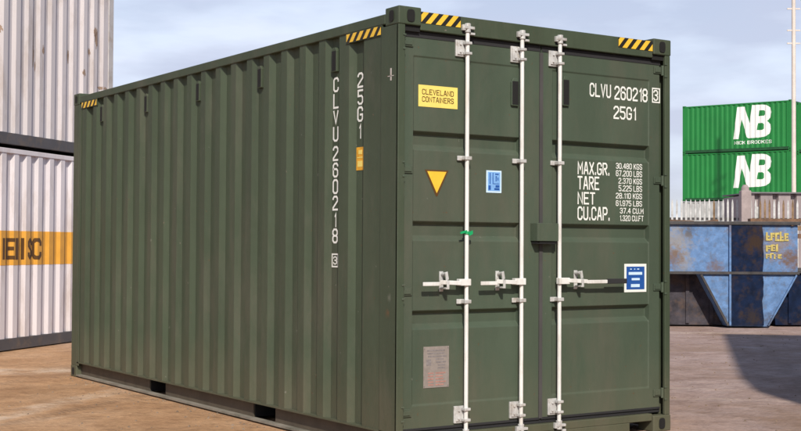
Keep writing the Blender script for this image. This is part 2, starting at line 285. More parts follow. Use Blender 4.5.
STROKES = {
 '0': [[(1,0),(3,0),(4,1),(4,6),(3,7),(1,7),(0,6),(0,1),(1,0)]], '1': [[(.8,5.6),(2,7),(2,0)]],
 '2': [[(0,5.7),(0,6),(1,7),(3,7),(4,6),(4,4.6),(0,1),(0,0),(4,0)]],
 '3': [[(0,5.8),(0,6),(1,7),(3,7),(4,6),(4,4.5),(3,3.7),(1.5,3.7)],[(3,3.4),(4,2.6),(4,1),(3,0),(1,0),(0,1),(0,1.3)]],
 '4': [[(3,0),(3,7)],[(2.6,6.6),(0,2.2),(4,2.2)]], '5': [[(4,7),(0,7),(0,4.1),(3,4.1),(4,3.1),(4,1),(3,0),(1,0),(0,1)]],
 '6': [[(4,5.8),(4,6),(3,7),(1,7),(0,6),(0,1),(1,0),(3,0),(4,1),(4,3),(3,4),(.4,4)]], '7': [[(0,7),(4,7),(1.3,0)]],
 '8': [[(1,0),(3,0),(4,1),(4,2.7),(3.2,3.6),(.8,3.6),(0,2.7),(0,1),(1,0)],[(.9,3.8),(0,4.6),(0,6),(1,7),(3,7),(4,6),(4,4.6),(3.1,3.8)]],
 '9': [[(0,1.2),(0,1),(1,0),(3,0),(4,1),(4,6),(3,7),(1,7),(0,6),(0,4),(1,3),(3.6,3)]],
 'A': [[(0,0),(1.6,7),(2.4,7),(4,0)],[(.8,2.2),(3.2,2.2)]], 'B': [[(0,0),(3,0),(4,1),(4,2.7),(3.1,3.6),(0,3.6)],[(0,.4),(0,7),(3,7),(4,6),(4,4.6),(3.2,3.9)]],
 'C': [[(4,5.4),(4,6),(3,7),(1,7),(0,6),(0,1),(1,0),(3,0),(4,1),(4,1.6)]], 'D': [[(0,0),(2.8,0),(4,1.2),(4,5.8),(2.8,7),(0,7),(0,0)]],
 'E': [[(4,7),(0,7),(0,0),(4,0)],[(.5,3.6),(3.2,3.6)]], 'F': [[(4,7),(0,7),(0,0)],[(.5,3.6),(3.2,3.6)]],
 'G': [[(4,5.4),(4,6),(3,7),(1,7),(0,6),(0,1),(1,0),(3,0),(4,1),(4,3.2),(2.2,3.2)]], 'I': [[(2,0),(2,7)]],
 'K': [[(0,0),(0,7)],[(4,7),(.5,3.2)],[(1.5,4),(4,0)]], 'L': [[(0,7),(0,0),(4,0)]], 'M': [[(0,0),(0,7),(2.2,2.6),(4.4,7),(4.4,0)]],
 'N': [[(0,0),(0,7),(4,0),(4,7)]], 'O': [[(1,0),(3,0),(4,1),(4,6),(3,7),(1,7),(0,6),(0,1),(1,0)]], 'P': [[(0,0),(0,7),(3,7),(4,6),(4,4.2),(3,3.2),(.5,3.2)]],
 'R': [[(0,0),(0,7),(3,7),(4,6),(4,4.6),(3,3.6),(.5,3.6)],[(1.9,3.2),(4,0)]], 'S': [[(4,5.6),(4,6),(3,7),(1,7),(0,6),(0,4.7),(1,3.8),(3,3.3),(4,2.4),(4,1),(3,0),(1,0),(0,1),(0,1.4)]],
 'T': [[(0,7),(4,7)],[(2,6.6),(2,0)]], 'U': [[(0,7),(0,1),(1,0),(3,0),(4,1),(4,7)]], 'V': [[(0,7),(2,0),(4,7)]], 'X': [[(0,0),(4,7)],[(0,7),(4,0)]], '.': [[(.3,-.1),(.3,.75)]]}
WIDE = {'1': 2.0, '.': .6, ' ': 2.2, 'I': 4, 'M': 4.4}
def stroke_mesh(txt, t=1.15):
    """condensed stencil-like capitals drawn as mitred ribbons"""
    bm = bmesh.new(); x0 = 0; lay = 0
    for ch in txt:
        for pl in STROKES.get(ch, []):
            P = [Vector((x0+(a if ch != 'I' else 0.0 + (a-2)), b)) for a, b in pl]
            if ch == '1': P = [p-Vector((0, 0)) for p in P]
            closed = (P[0]-P[-1]).length < 1e-6; n = len(P); L_, R_ = [], []
            for i, p in enumerate(P):
                a = (P[i]-P[i-1]).normalized() if i > 0 else ((P[0]-P[-2]).normalized() if closed else None)
                b = (P[i+1]-P[i]).normalized() if i < n-1 else ((P[1]-P[0]).normalized() if closed else None)
                if a is None: nrm = Vector((-b.y, b.x)); k = 1
                elif b is None: nrm = Vector((-a.y, a.x)); k = 1
                else:
                    na = Vector((-a.y, a.x)); nb_ = Vector((-b.y, b.x)); nrm = (na+nb_).normalized(); k = min(1/max(.35, nrm.dot(na)), 1.9)
                q = p.copy()
                if not closed and i == 0: q = p - b*(t*.45)
                if not closed and i == n-1: q = p + a*(t*.45)
                L_.append(q+nrm*k*t/2); R_.append(q-nrm*k*t/2)
            z = lay*1e-4; lay = (lay+1) % 5
            vl = [bm.verts.new((v.x, v.y, z)) for v in L_]; vr = [bm.verts.new((v.x, v.y, z)) for v in R_]
            for i in range(n-1): bm.faces.new((vl[i], vr[i], vr[i+1], vl[i+1]))
        x0 += WIDE.get(ch, 4) + (1.9 if ch not in ' I' else .6)
        if ch == 'I': x0 += -4 + 1.4
    me = bpy.data.meshes.new('s'); bm.to_mesh(me); bm.free(); return me
def outline_mesh(loops):
    c = bpy.data.curves.new('o', 'CURVE'); c.dimensions = '2D'; c.fill_mode = 'BOTH'
    for lp in loops:
        sp = c.splines.new('POLY'); sp.points.add(len(lp)-1); sp.use_cyclic_u = True
        for p_, q_ in zip(sp.points, lp): p_.co = (q_[0], q_[1], 0, 1)
    o = bpy.data.objects.new('o', c); COL.objects.link(o); bpy.context.view_layer.update()
    me = bpy.data.meshes.new_from_object(o.evaluated_get(bpy.context.evaluated_depsgraph_get()))
    bpy.data.objects.remove(o); bpy.data.curves.remove(c); return me
NB_LOOPS = [[(0,0),(.135,0),(.225,.60),(.355,.05),(.40,.01),(.72,.02),(.86,.05),(.95,.13),(.985,.26),(.965,.40),(.89,.50),(.965,.60),(1,.76),(.965,.90),(.87,.98),(.74,1),(.50,1),(.43,.46),(.30,.97),(.11,.97)],
            [(.66,.66),(.80,.66),(.83,.70),(.83,.80),(.80,.83),(.68,.83)], [(.62,.24),(.77,.24),(.80,.28),(.80,.41),(.77,.45),(.65,.45)]]
def text(parent, name, lines, mats, put, prof=None, label=None, thick=.0005):
    """lines: (string, x, z, w, h, bold, material index, shear); put(u, depth, v) -> local point. Glyphs are fitted to w x h."""
    bmA = bmesh.new()
    for (s_, x, z, w_, h_, bold, mi, shear) in lines:
        me = outline_mesh(s_) if isinstance(s_, list) else stroke_mesh(s_, 1.05 if bold < .03 else 1.5); bm = bmesh.new(); bm.from_mesh(me); bpy.data.meshes.remove(me)
        xs = [v.co.x for v in bm.verts]; ys = [v.co.y for v in bm.verts]; x0, x1, y0, y1 = min(xs), max(xs), min(ys), max(ys)
        for v in bm.verts: v.co = ((v.co.x-x0)/(x1-x0)*w_ + x, (v.co.y-y0)/(y1-y0)*h_ + z, v.co.z)
        if prof:
            for (yb, _) in prof.p:
                if x < yb < x+w_:
                    bmesh.ops.bisect_plane(bm, geom=bm.verts[:]+bm.edges[:]+bm.faces[:], plane_co=(yb,0,0), plane_no=(1,0,0), dist=1e-6)
        r = bmesh.ops.extrude_face_region(bm, geom=bm.faces[:])
        top = [g_ for g_ in r['geom'] if isinstance(g_, bmesh.types.BMVert)]
        tops = set(top)
        for v in bm.verts:
            d = prof.depth(v.co.x) if prof else 0
            off = -.0008 - v.co.z - (thick if v in tops else 0)
            v.co = put(v.co.x, d+off, v.co.y)
        for f_ in bm.faces: f_.material_index = mi
        me = bpy.data.meshes.new('t'); bm.to_mesh(me); bm.free(); bmA.from_mesh(me); bpy.data.meshes.remove(me)
    bmesh.ops.recalc_face_normals(bmA, faces=bmA.faces)
    me = bpy.data.meshes.new(name); bmA.to_mesh(me); bmA.free()
    for m_ in (mats if isinstance(mats, (list, tuple)) else [mats]): me.materials.append(m_)
    o = bpy.data.objects.new(name, me); COL.objects.link(o); o.parent = parent
    if label: o['label'] = label
    return o

# ------------------------------------------------------------------ ground
BANDS = [((-1.2, 7.0), (.21, 6.65), .5, .95, -4, 2.2), ((-1.5, 3.35), (-.02, 4.6), .2, .8, -4, 2.4), ((-2.6, 2.6), (-1.0, 3.1), .10, .4, -3, 2.2),
         ((4.3, 2.25), (4.75, 1.8), .09, .45, -.6, 1.2), ((4.2, 1.15), (4.7, .75), .07, .5, -.6, 1.6), ((10.6, 7.6), (11.7, 7.05), .16, .7, -1, 2)]  # last band paints the sunlit strip in front of the skip
g = MB(); N = 60; ext = 1500
ys = [-ext, -300, -60] + [-20 + k*2 for k in range(50)] + [120, 300, ext]
def gz(x, y):                                   # yard is level; it climbs gently to the container park beyond the fence
    f = (Vector((x, y, 0)) - Vector((CP.x, CP.y, 0))).dot(FH)
    t_ = min(1, max(0, (f-46)/14)); return 1.27*t_*t_*(3-2*t_)
vs = [(x, y, gz(x, y)) for y in ys for x in ys]; n = len(ys)
g.add(vs, [(j*n+i, j*n+i+1, (j+1)*n+i+1, (j+1)*n+i) for j in range(n-1) for i in range(n-1)])
tag(g.build('ground', ground_material()), 'dusty tan and pinkish concrete yard with pale streaks', 'ground', kind='structure')

gb = MB(); rg = random.Random(21)
for k in range(800):
    r_, f_ = (rg.uniform(-3.4, -.6), rg.uniform(8, 16)) if k % 2 else (rg.uniform(2.0, 6.2), rg.uniform(9.5, 21))
    c = site(r_, f_); s_ = rg.uniform(.004, .013) * (1.6 if rg.random() < .08 else 1)
    if k % 3 == 0: c = Vector((-abs(rg.gauss(.02, .09))-.02, rg.uniform(.2, 6.1), 0)) if k % 2 else Vector((2.46+abs(rg.gauss(.02, .1)), rg.uniform(0, 6.0), 0)); s_ *= .8
    if -.01 < c.x < 2.45 and -.1 < c.y < 6.2: continue
    pts = [(math.cos(a)*s_*rg.uniform(.7,1.3), math.sin(a)*s_*rg.uniform(.7,1.3)) for a in [i*1.0472 for i in range(6)]]
    vs = [(c.x+a, c.y+b, -.002) for a, b in pts] + [(c.x+a*.5, c.y+b*.5, s_*.8) for a, b in pts]
    gb.add(vs, [(i, (i+1)%6, 6+(i+1)%6, 6+i) for i in range(6)]+[tuple(range(6,12))])
tag(gb.build('grit', mat('grit', (.20, .145, .10), .9, var=.4, vscale=9)), 'loose stones and grit scattered over the yard', 'grit', kind='stuff')

# ------------------------------------------------------------------ corner casting with its oval holes
def casting(parent, x, y, z, sx, sy, sz, mt):
    """x,y,z = outer corner of the container; s? = direction pointing inwards (+1/-1)."""
    W_, D_, H_ = .178, .162, .118
    m_ = MB(); x0, x1 = sorted((x, x+sx*W_)); y0, y1 = sorted((y, y+sy*D_)); z0, z1 = sorted((z, z+sz*H_))
    e = .0
    m_.box(x0+.001, x1, y0+.001, y1, z0, z1)
    o = m_.build('corner_casting', mt, parent, bevel=.008)
    n_ = 16
    def oval(c, u, v_, nn, a, b):
        c, u, v_, nn = map(Vector, (c, u, v_, nn)); poly = []
        for i in range(n_):
            t_ = 2*math.pi*i/n_; poly.append((a*math.copysign(abs(math.cos(t_))**.6, math.cos(t_)), b*math.copysign(abs(math.sin(t_))**.6, math.sin(t_))))
        h = MB(); h.prism(poly, c, u, v_, nn, .0035); h.build('casting_hole', M_hole, o)
    cz = (z0+z1)/2
    oval(((x0+x1)/2 + .004*sx, y - sy*.002, cz), (1,0,0), (0,0,1), (0, -sy*.8, 0), .030, .040)
    oval((x - sx*.002, (y0+y1)/2, cz), (0,1,0), (0,0,1), (-sx*.8, 0, 0), .026, .036)
    return o

# ------------------------------------------------------------------ the green container
CW, CL, CH = 2.438, 6.058, 2.896
gc = empty('shipping_container', (0,0,0), label='large olive green container in the foreground with white locking rods on its doors', cat='shipping container')
inner = [.53, .85] + [round(.85 + .28*k, 3) for k in range(1, 18)]
pp = [(.20, 0)]
for c in inner: pp += [(c-.095, 0), (c-.05, .036), (c+.05, .036), (c+.095, 0)]
pp.append((5.86, 0)); PG = Prof(pp)
m_ = MB(); corr(m_, PG, lambda y, d, z: (.012+d, y, z), .158, 2.80)
m_.build('side_wall', M_green, gc, label='ribbed long side wall of the green container')
m_ = MB(); corr(m_, PG, lambda y, d, z: (CW-.012-d, y, z), .158, 2.80); m_.build('side_wall', M_green, gc)
PE = std_prof(.1, CW-.1, .25, .04)
m_ = MB(); corr(m_, PE, lambda x, d, z: (x, CL-.02-d, z), .158, 2.78); m_.build('end_wall', M_green, gc)
# roof: sheet with shallow transverse swages
rp = std_prof(.16, CL-.16, .209, .02)
m_ = MB(); corr(m_, rp, lambda y, d, z: (.03 + (z)*(CW-.06), y, 2.862-d), 0, 1); m_.build('roof', M_green, gc)
# rails
for sx, xo in ((1, 0.), (-1, CW)):
    m_ = MB(); a, b = sorted((xo+sx*.004, xo+sx*.064)); m_.box(a, b, .17, CL-.17, 2.795, 2.862); m_.build('top_rail', M_green, gc, bevel=.006)
    m_ = MB(); a, b = sorted((xo+sx*.004, xo+sx*.012+sx*.05)); m_.box(a, b, .16, CL-.16, .146, .1575)          # lip under the wall
    a, b = sorted((xo+sx*.055, xo+sx*.066))
    segs = [(.16, 1.72), (2.08, 3.76), (4.12, CL-.16)]
    for s0, s1 in segs: m_.box(a, b, s0, s1, .0285, .1465, 1)
    a, b = sorted((xo+sx*.0, xo+sx*.062)); m_.box(a, b, .163, CL-.163, .014, .029, 2)
    m_.build('bottom_rail', [M_green, M_chan, M_flange], gc)
    for s0 in (1.72, 3.76):
        m_ = MB(); a, b = sorted((xo+sx*.067, xo+sx*.5))
        m_.box(a, b, s0+.002, s0+.012, .030, .145); m_.box(a, b, s0+.348, s0+.358, .030, .145)
        a2, b2 = sorted((xo+sx*.4, xo+sx*.5)); m_.box(a2, b2, s0+.012, s0+.348, .030, .145)
        a3, b3 = sorted((xo+sx*.067, xo+sx*.5)); m_.box(a3, b3, s0+.012, s0+.348, .134, .1455)
        m_.build('forklift_pocket', M_hole, gc)
m_ = MB(); m_.box(.07, CW-.07, .1, CL-.1, .15, .157); m_.build('floor', M_chan, gc)
# posts
for sx, xo in ((1, 0.), (-1, CW)):
    # door-end post: J shaped, door face narrow, side face wide
    m_ = MB(); a, b = sorted((xo+sx*.004, xo+sx*.016)); m_.box(a, b, .012, .215, .118, 2.778)
    a, b = sorted((xo+sx*.004, xo+sx*.056)); m_.box(a, b, .006, .030, .118, 2.778)
    a, b = sorted((xo+sx*.0165, xo+sx*.06)); m_.box(a, b, .075, .20, .118, 2.778)
    m_.build('corner_post', M_green, gc, bevel=.004)
    m_ = MB(); a, b = sorted((xo+sx*.004, xo+sx*.10)); m_.box(a, b, CL-.16, CL-.006, .118, 2.778); a, b = sorted((xo+sx*.004, xo+sx*.012)); m_.box(a, b, CL-.215, CL-.165, .118, 2.778)
    m_.build('corner_post', M_green, gc, bevel=.005)
for sx, xo in ((1, 0.), (-1, CW)):
    for sy, yo in ((1, 0.), (-1, CL)):
        for sz, zo in ((1, 0.), (-1, CH)): casting(gc, xo, yo, zo, sx, sy, sz, M_green)
# header and sill
m_ = MB(); m_.box(.179, CW-.179, .012, .11, 2.752, 2.875); m_.build('door_header', M_green, gc, bevel=.005)
for a_ in (.062, CW-.178): m_ = MB(); m_.box(a_, a_+.116, .02, .11, 2.74, 2.7775, 0); m_.build('header_recess', M_hole, gc)
m_ = MB(); m_.box(.179, CW-.179, .012, .12, .082, .134); m_.box(.40, 2.035, .012, .12, .01, .0822)
m_.build('door_sill', M_green, gc, bevel=.005)
m_ = MB(); m_.box(.3, CW-.3, .2, .21, .0, .14); m_.build('underframe_beam', M_hole, gc)
# side gussets with hazard tape
def hazard(parent, put, u0, u1, v0, v1, n_, ym):
    m_ = MB(); e = lambda u, v, d: put(u, v, d)
    h = v1-v0; w_ = (u1-u0)/n_
    def quad(poly, d, mi):
        k = len(poly); m_.add([put(*p, 0) for p in poly]+[put(*p, d) for p in poly], [tuple(range(k)), tuple(range(k, 2*k))]+[(i,(i+1)%k,k+(i+1)%k,k+i) for i in range(k)], mi)
    quad([(u0,v0),(u1,v0),(u1,v1),(u0,v1)], .0015, 1)
    for k in range(n_+1):
        a = u0 + (k-.55)*w_; sl_ = h*.9
        P = [(a, v0), (a+w_*.52, v0), (a+w_*.52+sl_, v1), (a+sl_, v1)]
        # clip to [u0,u1]
        def clip(P, lim, keep):
            R = []
            for i in range(len(P)):
                A, B = P[i], P[(i+1) % len(P)]; ia, ib = keep(A[0]), keep(B[0])
                if ia: R.append(A)
                if ia != ib: t_ = (lim-A[0])/(B[0]-A[0]); R.append((lim, A[1]+t_*(B[1]-A[1])))
            return R
        P = clip(P, u0+.002, lambda x: x >= u0+.002)
        if len(P) > 2: P = clip(P, u1-.002, lambda x: x <= u1-.002)
        if len(P) > 2: quad(P, .0028, 0)
    return m_.build('hazard_tape', [ym, M_black], parent, label='yellow and black striped hazard tape')
# tape in (along, up, out): stripes lean right going up
hazard(gc, lambda u, v, d: (u, .0115-d, v), .180, .50, 2.80, 2.872, 4, M_yel)
hazard(gc, lambda u, v, d: (u, .0115-d, v), 1.915, 2.258, 2.80, 2.872, 4, M_yel)
for a, b, n_ in ((.205, .66, 5), (5.40, 5.84, 4)):
    m_ = MB(); m_.box(.006, .0118, a, b, 2.728, 2.795); gp = m_.build('rail_gusset', M_green, gc)
    hazard(gc, lambda u, v, d: (.0055-d, -u, v), -b+.01, -a-.01, 2.733, 2.790, n_, M_yel)
# vents on the side, in the recesses under the rail
for c in (.85, .85+.28*4, .85+.28*8, .85+.28*12, .85+.28*16):
    m_ = MB(); m_.prism([(-.036,-.085),(.036,-.085),(.036,.06),(.02,.085),(-.02,.085),(-.036,.06)], (.047, c, 2.645), (0,1,0), (0,0,1), (-1,0,0), .024)
    vt = m_.build('side_vent', M_green, gc, bevel=.004)
    m_ = MB(); m_.box(.0215, .0228, c-.028, c+.022, 2.568, 2.705); m_.build('vent_opening', M_hole, vt)
# side markings stacked letter under letter
putS = lambda u, d, v: (.012+d, -u, v)
zt = 2.525; rows = []
for ch, zz in zip('CLVU', (2.525, 2.41, 2.295, 2.18)): rows.append((ch, -.892, zz-.104, .074, .104, .014, 0, 0))
for ch, zz in zip('260218', (2.045, 1.93, 1.815, 1.70, 1.585, 1.472)): rows.append((ch, -.892 if ch != '1' else -.863, zz-.104, .074 if ch != '1' else .022, .104, .014, 0, 0))
three_ = [('3', -.878, 1.222, .052, .056, .012, 0, 0)]
for part_, lb_ in ((rows[:4], 'white stacked letters CLVU on the side wall'), (rows[4:], 'white stacked number 260218 on the side wall'), (three_, 'white 3 in a box on the side wall')): text(gc, 'marking_text', part_, M_whitet, lambda u, d, v: (.048+d, -u, v), label=lb_)
def frame(parent, u0, u1, v0, v1, t_, put, mt, name='marking_frame'):
    m_ = MB()
    for (a, b, c, d) in ((u0,u1,v0,v0+t_),(u0,u1,v1-t_,v1),(u0,u0+t_,v0+t_,v1-t_),(u1-t_,u1,v0+t_,v1-t_)):
        q = [put(a,-.001,c),put(b,-.001,c),put(b,-.001,d),put(a,-.001,d),put(a,-.0022,c),put(b,-.0022,c),put(b,-.0022,d),put(a,-.0022,d)]
        m_.add(q, [(0,3,2,1),(4,5,6,7),(0,1,5,4),(1,2,6,5),(2,3,7,6),(3,0,4,7)])
    return m_.build(name, mt, parent)
frame(gc, -.896, -.808, 1.202, 1.298, .010, lambda u, d, v: (.048+d, -u, v), M_whitet)
rows = [(ch, -.572 if ch != '1' else -.545, z_, .074 if ch != '1' else .022, .104, .014, 0, 0) for ch, z_ in zip('25G1', (2.42, 2.305, 2.19, 2.075))]
text(gc, 'marking_text', rows, M_whitet, lambda u, d, v: (.048+d, -u, v), label='white stacked lettering 25G1 on the side wall')
m_ = MB(); m_.box(.0455, .0475, .482, .578, 1.862, 2.018); st = m_.build('warning_sticker', M_orange, gc, label='orange yellow sticker on the side wall')
m_ = MB(); m_.box(.0444, .0454, .495, .565, 1.945, 1.952, 0); m_.box(.0444, .0454, .50, .56, 1.885, 1.925, 0); m_.box(.0444, .0454, .505, .55, 1.97, 1.998, 0); m_.build('sticker_print', M_ylab, st)
# small plate and a rusty scuff on the near post
m_ = MB(); m_.box(.0025, .0039, .085, .10, 2.42, 2.50); m_.box(.0025, .0039, .06, .13, 2.447, 2.452); m_.build('scuff_mark', M_post, gc)

# doors
def make_door(x0, x1, r0, r1):
    """leaf from x0 to x1 with four panels and three pressed grooves between r0 and r1"""
    YF, YP, YG, YB = .045, .051, .086, .095
    prof = [(.16,0),(.318,0),(.330,1),(.812,1),(.845,2),(.915,2),(.934,1),(1.388,1),(1.420,2),(1.494,2),(1.515,1),(1.978,1),(2.012,2),(2.080,2),(2.101,1),(2.582,1),(2.590,0),(2.745,0)]
    lv = (YF, YP, YG)
    m_ = MB()
    # centre field
    n_ = len(prof)
    fr = [(r0, lv[k] if k else YF, z) for z, k in prof]; 
    L0 = [(r0+.006, lv[k], z) for z, k in prof]; R0 = [(r1-.006, lv[k], z) for z, k in prof]
    m_.add(L0+R0, [(i, n_+i, n_+i+1, i+1) for i in range(n_-1)])
    # side walls of the pressed zone up to the stiles
    LS = [(r0, YF, z) for z, k in prof]; RS = [(r1, YF, z) for z, k in prof]
    m_.add(LS+L0, [(i, n_+i, n_+i+1, i+1) for i in range(n_-1)]); m_.add(R0+RS, [(i, n_+i, n_+i+1, i+1) for i in range(n_-1)])
    # stiles, edges, back
    z0, z1 = prof[0][0], prof[-1][0]
    m_.add([(x0,YF,z0),(r0,YF,z0),(r0,YF,z1),(x0,YF,z1)], [(0,1,2,3)]); m_.add([(r1,YF,z0),(x1,YF,z0),(x1,YF,z1),(r1,YF,z1)], [(0,1,2,3)])
    m_.add([(x0,YF,z0),(x1,YF,z0),(x1,YB,z0),(x0,YB,z0),(x0,YF,z1),(x1,YF,z1),(x1,YB,z1),(x0,YB,z1)], [(0,1,2,3),(4,5,6,7),(0,3,7,4),(1,2,6,5),(2,3,7,6)])
    bm = bmesh.new()
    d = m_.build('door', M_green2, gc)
    bm.from_mesh(d.data); bmesh.ops.remove_doubles(bm, verts=bm.verts, dist=1e-5); bmesh.ops.recalc_face_normals(bm, faces=bm.faces); bm.to_mesh(d.data); bm.free()
    md = d.modifiers.new('bevel', 'BEVEL'); md.width = .004; md.segments = 2; md.limit_method = 'ANGLE'; md.angle_limit = math.radians(25)
    return d
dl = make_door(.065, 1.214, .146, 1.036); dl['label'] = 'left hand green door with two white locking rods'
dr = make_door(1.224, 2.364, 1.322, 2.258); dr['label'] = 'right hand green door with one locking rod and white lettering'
# gaskets
for d, a, b in ((dl, .060, 1.2185), (dr, 1.2195, 2.372)):
    if d is dl:
        m_ = MB(); m_.box(1.203, 1.232, .037, .0445, .17, 2.70); m_.build('seam_gasket', M_seam, d)
    m_ = MB(); m_.box(a, b, .052, .09, 2.7455, 2.752); m_.box(a, b, .052, .09, .136, .1595); m_.box(a, a+.005, .056, .09, .1595, 2.7455); m_.box(b-.005, b, .056, .09, .1595, 2.7455)
    m_.box(a+.006, b-.006, .0415, .0449, 2.708, 2.7454); m_.box(a+.006, b-.006, .0415, .0449, .161, .176)
    m_.build('door_gasket', M_dark, d)
m_ = MB(); m_.box(2.3645, 2.381, .064, .09, .13, 2.75); m_.build('hinge_gap', M_hole, gc)
# hinges
for z_ in (2.665, 1.845, 1.055, .275):
    for d, xa, xb, xp in ((dl, .062, .140, .060), (dr, CW-.140, CW-.062, CW-.060)):
        m_ = MB(); a, b = xa, xb
        m_.box(a, b, .036, .0445, z_-.022, z_+.03); m_.box(a+.01, b-.012, .030, .0355, z_-.012, z_+.02)
        m_.tube((xp, .030, z_-.035), (xp, .030, z_+.04), .011, 12)
        pb = (xp-.022, xp+.002) if xp < 1 else (xp-.002, xp+.022)
        m_.box(pb[0], pb[1], .0005, .0055, z_-.05, z_-.036); m_.box(pb[0], pb[1], .0005, .0055, z_+.041, z_+.052)
        m_.build('hinge', M_green2, d, bevel=.003)
# vents on the doors
for d, xc, za, zb in ((dl, .982, 2.315, 2.505), (dr, 1.440, 2.345, 2.55)):
    m_ = MB(); m_.prism([(-.030, za),(.030, za),(.030, zb-.03),(.018, zb),(-.018, zb),(-.030, zb-.03)], (xc, .0508, 0), (1,0,0), (0,0,1), (0,-1,0), .018)
    v_ = m_.build('door_vent', M_green2, d, bevel=.004)
    m_ = MB(); m_.box(xc-.026, xc+.026, .0312, .0325, za+.008, zb-.022); m_.build('vent_opening', M_hole, v_)
# lock box across the seam
m_ = MB(); m_.box(1.128, 1.318, -.03, .0445, 1.392, 1.515); m_.box(1.128, 1.150, -.036, -.031, 1.392, 1.515); lb = m_.build('lock_box', M_green2, dr, bevel=.008)
m_ = MB(); m_.box(1.134, 1.312, -.02, .040, 1.372, 1.3905); m_.build('lock_opening', M_hole, lb)

YR = .008
def lock_rod(d, x, side):
    m_ = MB(); m_.tube((x, YR, .125), (x, YR, 2.80), .0140, 20); rod = m_.build('lock_rod', M_white, d, smooth=True)
    # cams at both ends
    for zc, up in ((2.802, 1), (.118, -1)):
        m_ = MB(); m_.box(x-.045, x+.045, -.014, .0105, zc-.008*up if up > 0 else zc-.010, zc+.010 if up > 0 else zc+.008)
        m_.tube((x, YR, zc-.03), (x, YR, zc+.03), .022, 14)
        m_.box(x+.018, x+.050, -.010, .0105, zc-.045, zc-.030); m_.box(x-.05, x-.028, -.012, .0105, zc-.02, zc+.018)
        m_.build('locking_cam', M_brk, rod, bevel=.002)
        m_ = MB(); m_.box(x-.040, x-.012, .0108, .0118, zc-.040, zc+.02); m_.box(x+.012, x+.035, .0108, .0118, zc-.026, zc+.012); m_.build('cam_keeper', M_hole, rod)
    for (za, zb) in ((2.612, 2.722), (.187, .300)):
        m_ = MB(); m_.box(x-.078, x+.022, .030, .0445, za, zb); m_.box(x-.024, x+.024, -.014, .0295, za+.012, za+.030); m_.box(x-.024, x+.024, -.014, .0295, zb-.030, zb-.012)
        m_.box(x-.068, x-.026, .022, .0295, za+.012, zb-.012)
        for zz in (za+.03, zb-.03): m_.tube((x-.047, .0218, zz), (x-.047, .014, zz), .009, 6)
        m_.build('rod_bracket', M_brk, rod, bevel=.003)
    for zc in (1.937, .988):
        m_ = MB(); m_.box(x-.058, x+.042, .034, .0445, zc-.016, zc+.016); m_.box(x-.026, x+.026, -.013, .0335, zc-.012, zc+.012)
        m_.build('rod_bracket', M_brk, rod, bevel=.003)
    # handle
    s = side; z_ = 1.118
    m_ = MB(); a, b = sorted((x-s*.02, x+s*.075)); m_.box(a, b, -.018, .018, z_-.024, z_+.020)          # hub fork
    m_.obox((x+s*.15, -.020, z_-.003), (.085, 0, -.004), (0, .006, 0), (0, 0, .014))
    wh = .37 if s < 0 else .42
    m_.obox((x+s*(.23+(wh-.23)/2), -.022, z_-.010), ((wh-.23)/2, 0, 0), (0, .0055, 0), (0, 0, .0125))
    m_.build('handle', M_white, rod, bevel=.003)
    if s > 0:
        m_ = MB(); m_.box(x+.42, x+.61, -.027, -.013, z_-.026, z_+.010); m_.build('handle_grip', M_dark, rod, bevel=.004)
    # catch that holds the handle
    xc = x + s*.18
    m_ = MB(); m_.box(xc-.015, xc+.015, .040, .0505, z_-.062, z_+.070); m_.box(xc-.011, xc+.011, -.030, .0395, z_-.046, z_-.034); m_.box(xc-.010, xc+.010, -.036, -.0305, z_-.046, z_+.012)
    m_.tube((xc-s*.004, -.01, z_+.055), (xc-s*.004, .0395, z_+.050), .012, 12); m_.obox((xc, -.018, z_+.040), (.010, 0, .004), (0, .006, 0), (-.005, 0, .026))
    m_.build('handle_catch', M_brk, rod, bevel=.003)
    return rod
R1 = lock_rod(dl, .555, -1); R2 = lock_rod(dl, 1.021, -1); R3 = lock_rod(dr, 1.360, 1)
m_ = MB(); m_.tube((.555, YR, 1.434), (.555, YR, 1.452), .022, 14); m_.obox((.520, -.006, 1.447), (.026, 0, .006), (0, .004, 0), (0, 0, .007)); m_.obox((.572, -.014, 1.440), (.014, 0, .006), (0, .005, 0), (0, 0, .012))
m_.build('cable_tie', M_sgreen, R1, label='bright green seal tied round the rod')

YD = .051
putD = lambda u, d, v: (u, YD+d, v)
# white lettering, right door
for rw_, lb_ in ((('CLVU', 1.675, 2.424, .205, .105, .014, 0, 0), 'white letters CLVU'), (('260218', 1.915, 2.424, .33, .105, .014, 0, 0), 'white number 260218'), (('25G1', 1.906, 2.283, .222, .100, .014, 0, 0), 'white code 25G1')): text(dr, 'marking_text', [rw_], M_whitet, putD, label=lb_)
text(dr, 'marking_text', [('3', 2.300, 2.440, .046, .082, .025, 0, 0)], M_whitet, lambda u, d, v: (u, .045+d, v))
frame(dr, 2.285, 2.366, 2.425, 2.536, .009, lambda u, d, v: (u, .045+d, v), M_whitet)
rows = [('MAX.GR.', 1.563, 1.867, .302, .098, .014, 0, 0), ('TARE', 1.563, 1.759, .205, .098, .014, 0, 0), ('NET', 1.563, 1.651, .165, .098, .014, 0, 0), ('CU.CAP.', 1.563, 1.543, .305, .098, .014, 0, 0)]
num = ['30.480 KGS', '67.200 LBS', '2.370 KGS', '5.225 LBS', '28.110 KGS', '61.975 LBS', '37.4 CU.M', '1.320 CU.FT']
for k, s_ in enumerate(num):
    zz = 1.921 - k*.054; w_ = .026*len(s_); x0_ = 1.93 + (.026*(10-len(s_)) if k < 6 else .04)
    rows.append((s_, x0_, zz, w_ if k < 6 else .235, .044, .02, 0, 0))
text(dr, 'marking_text', rows[:4], M_whitet, putD, label='white words MAX.GR. TARE NET CU.CAP.'); text(dr, 'marking_text', rows[4:], M_whitet, putD, label='white column of weights and volumes')
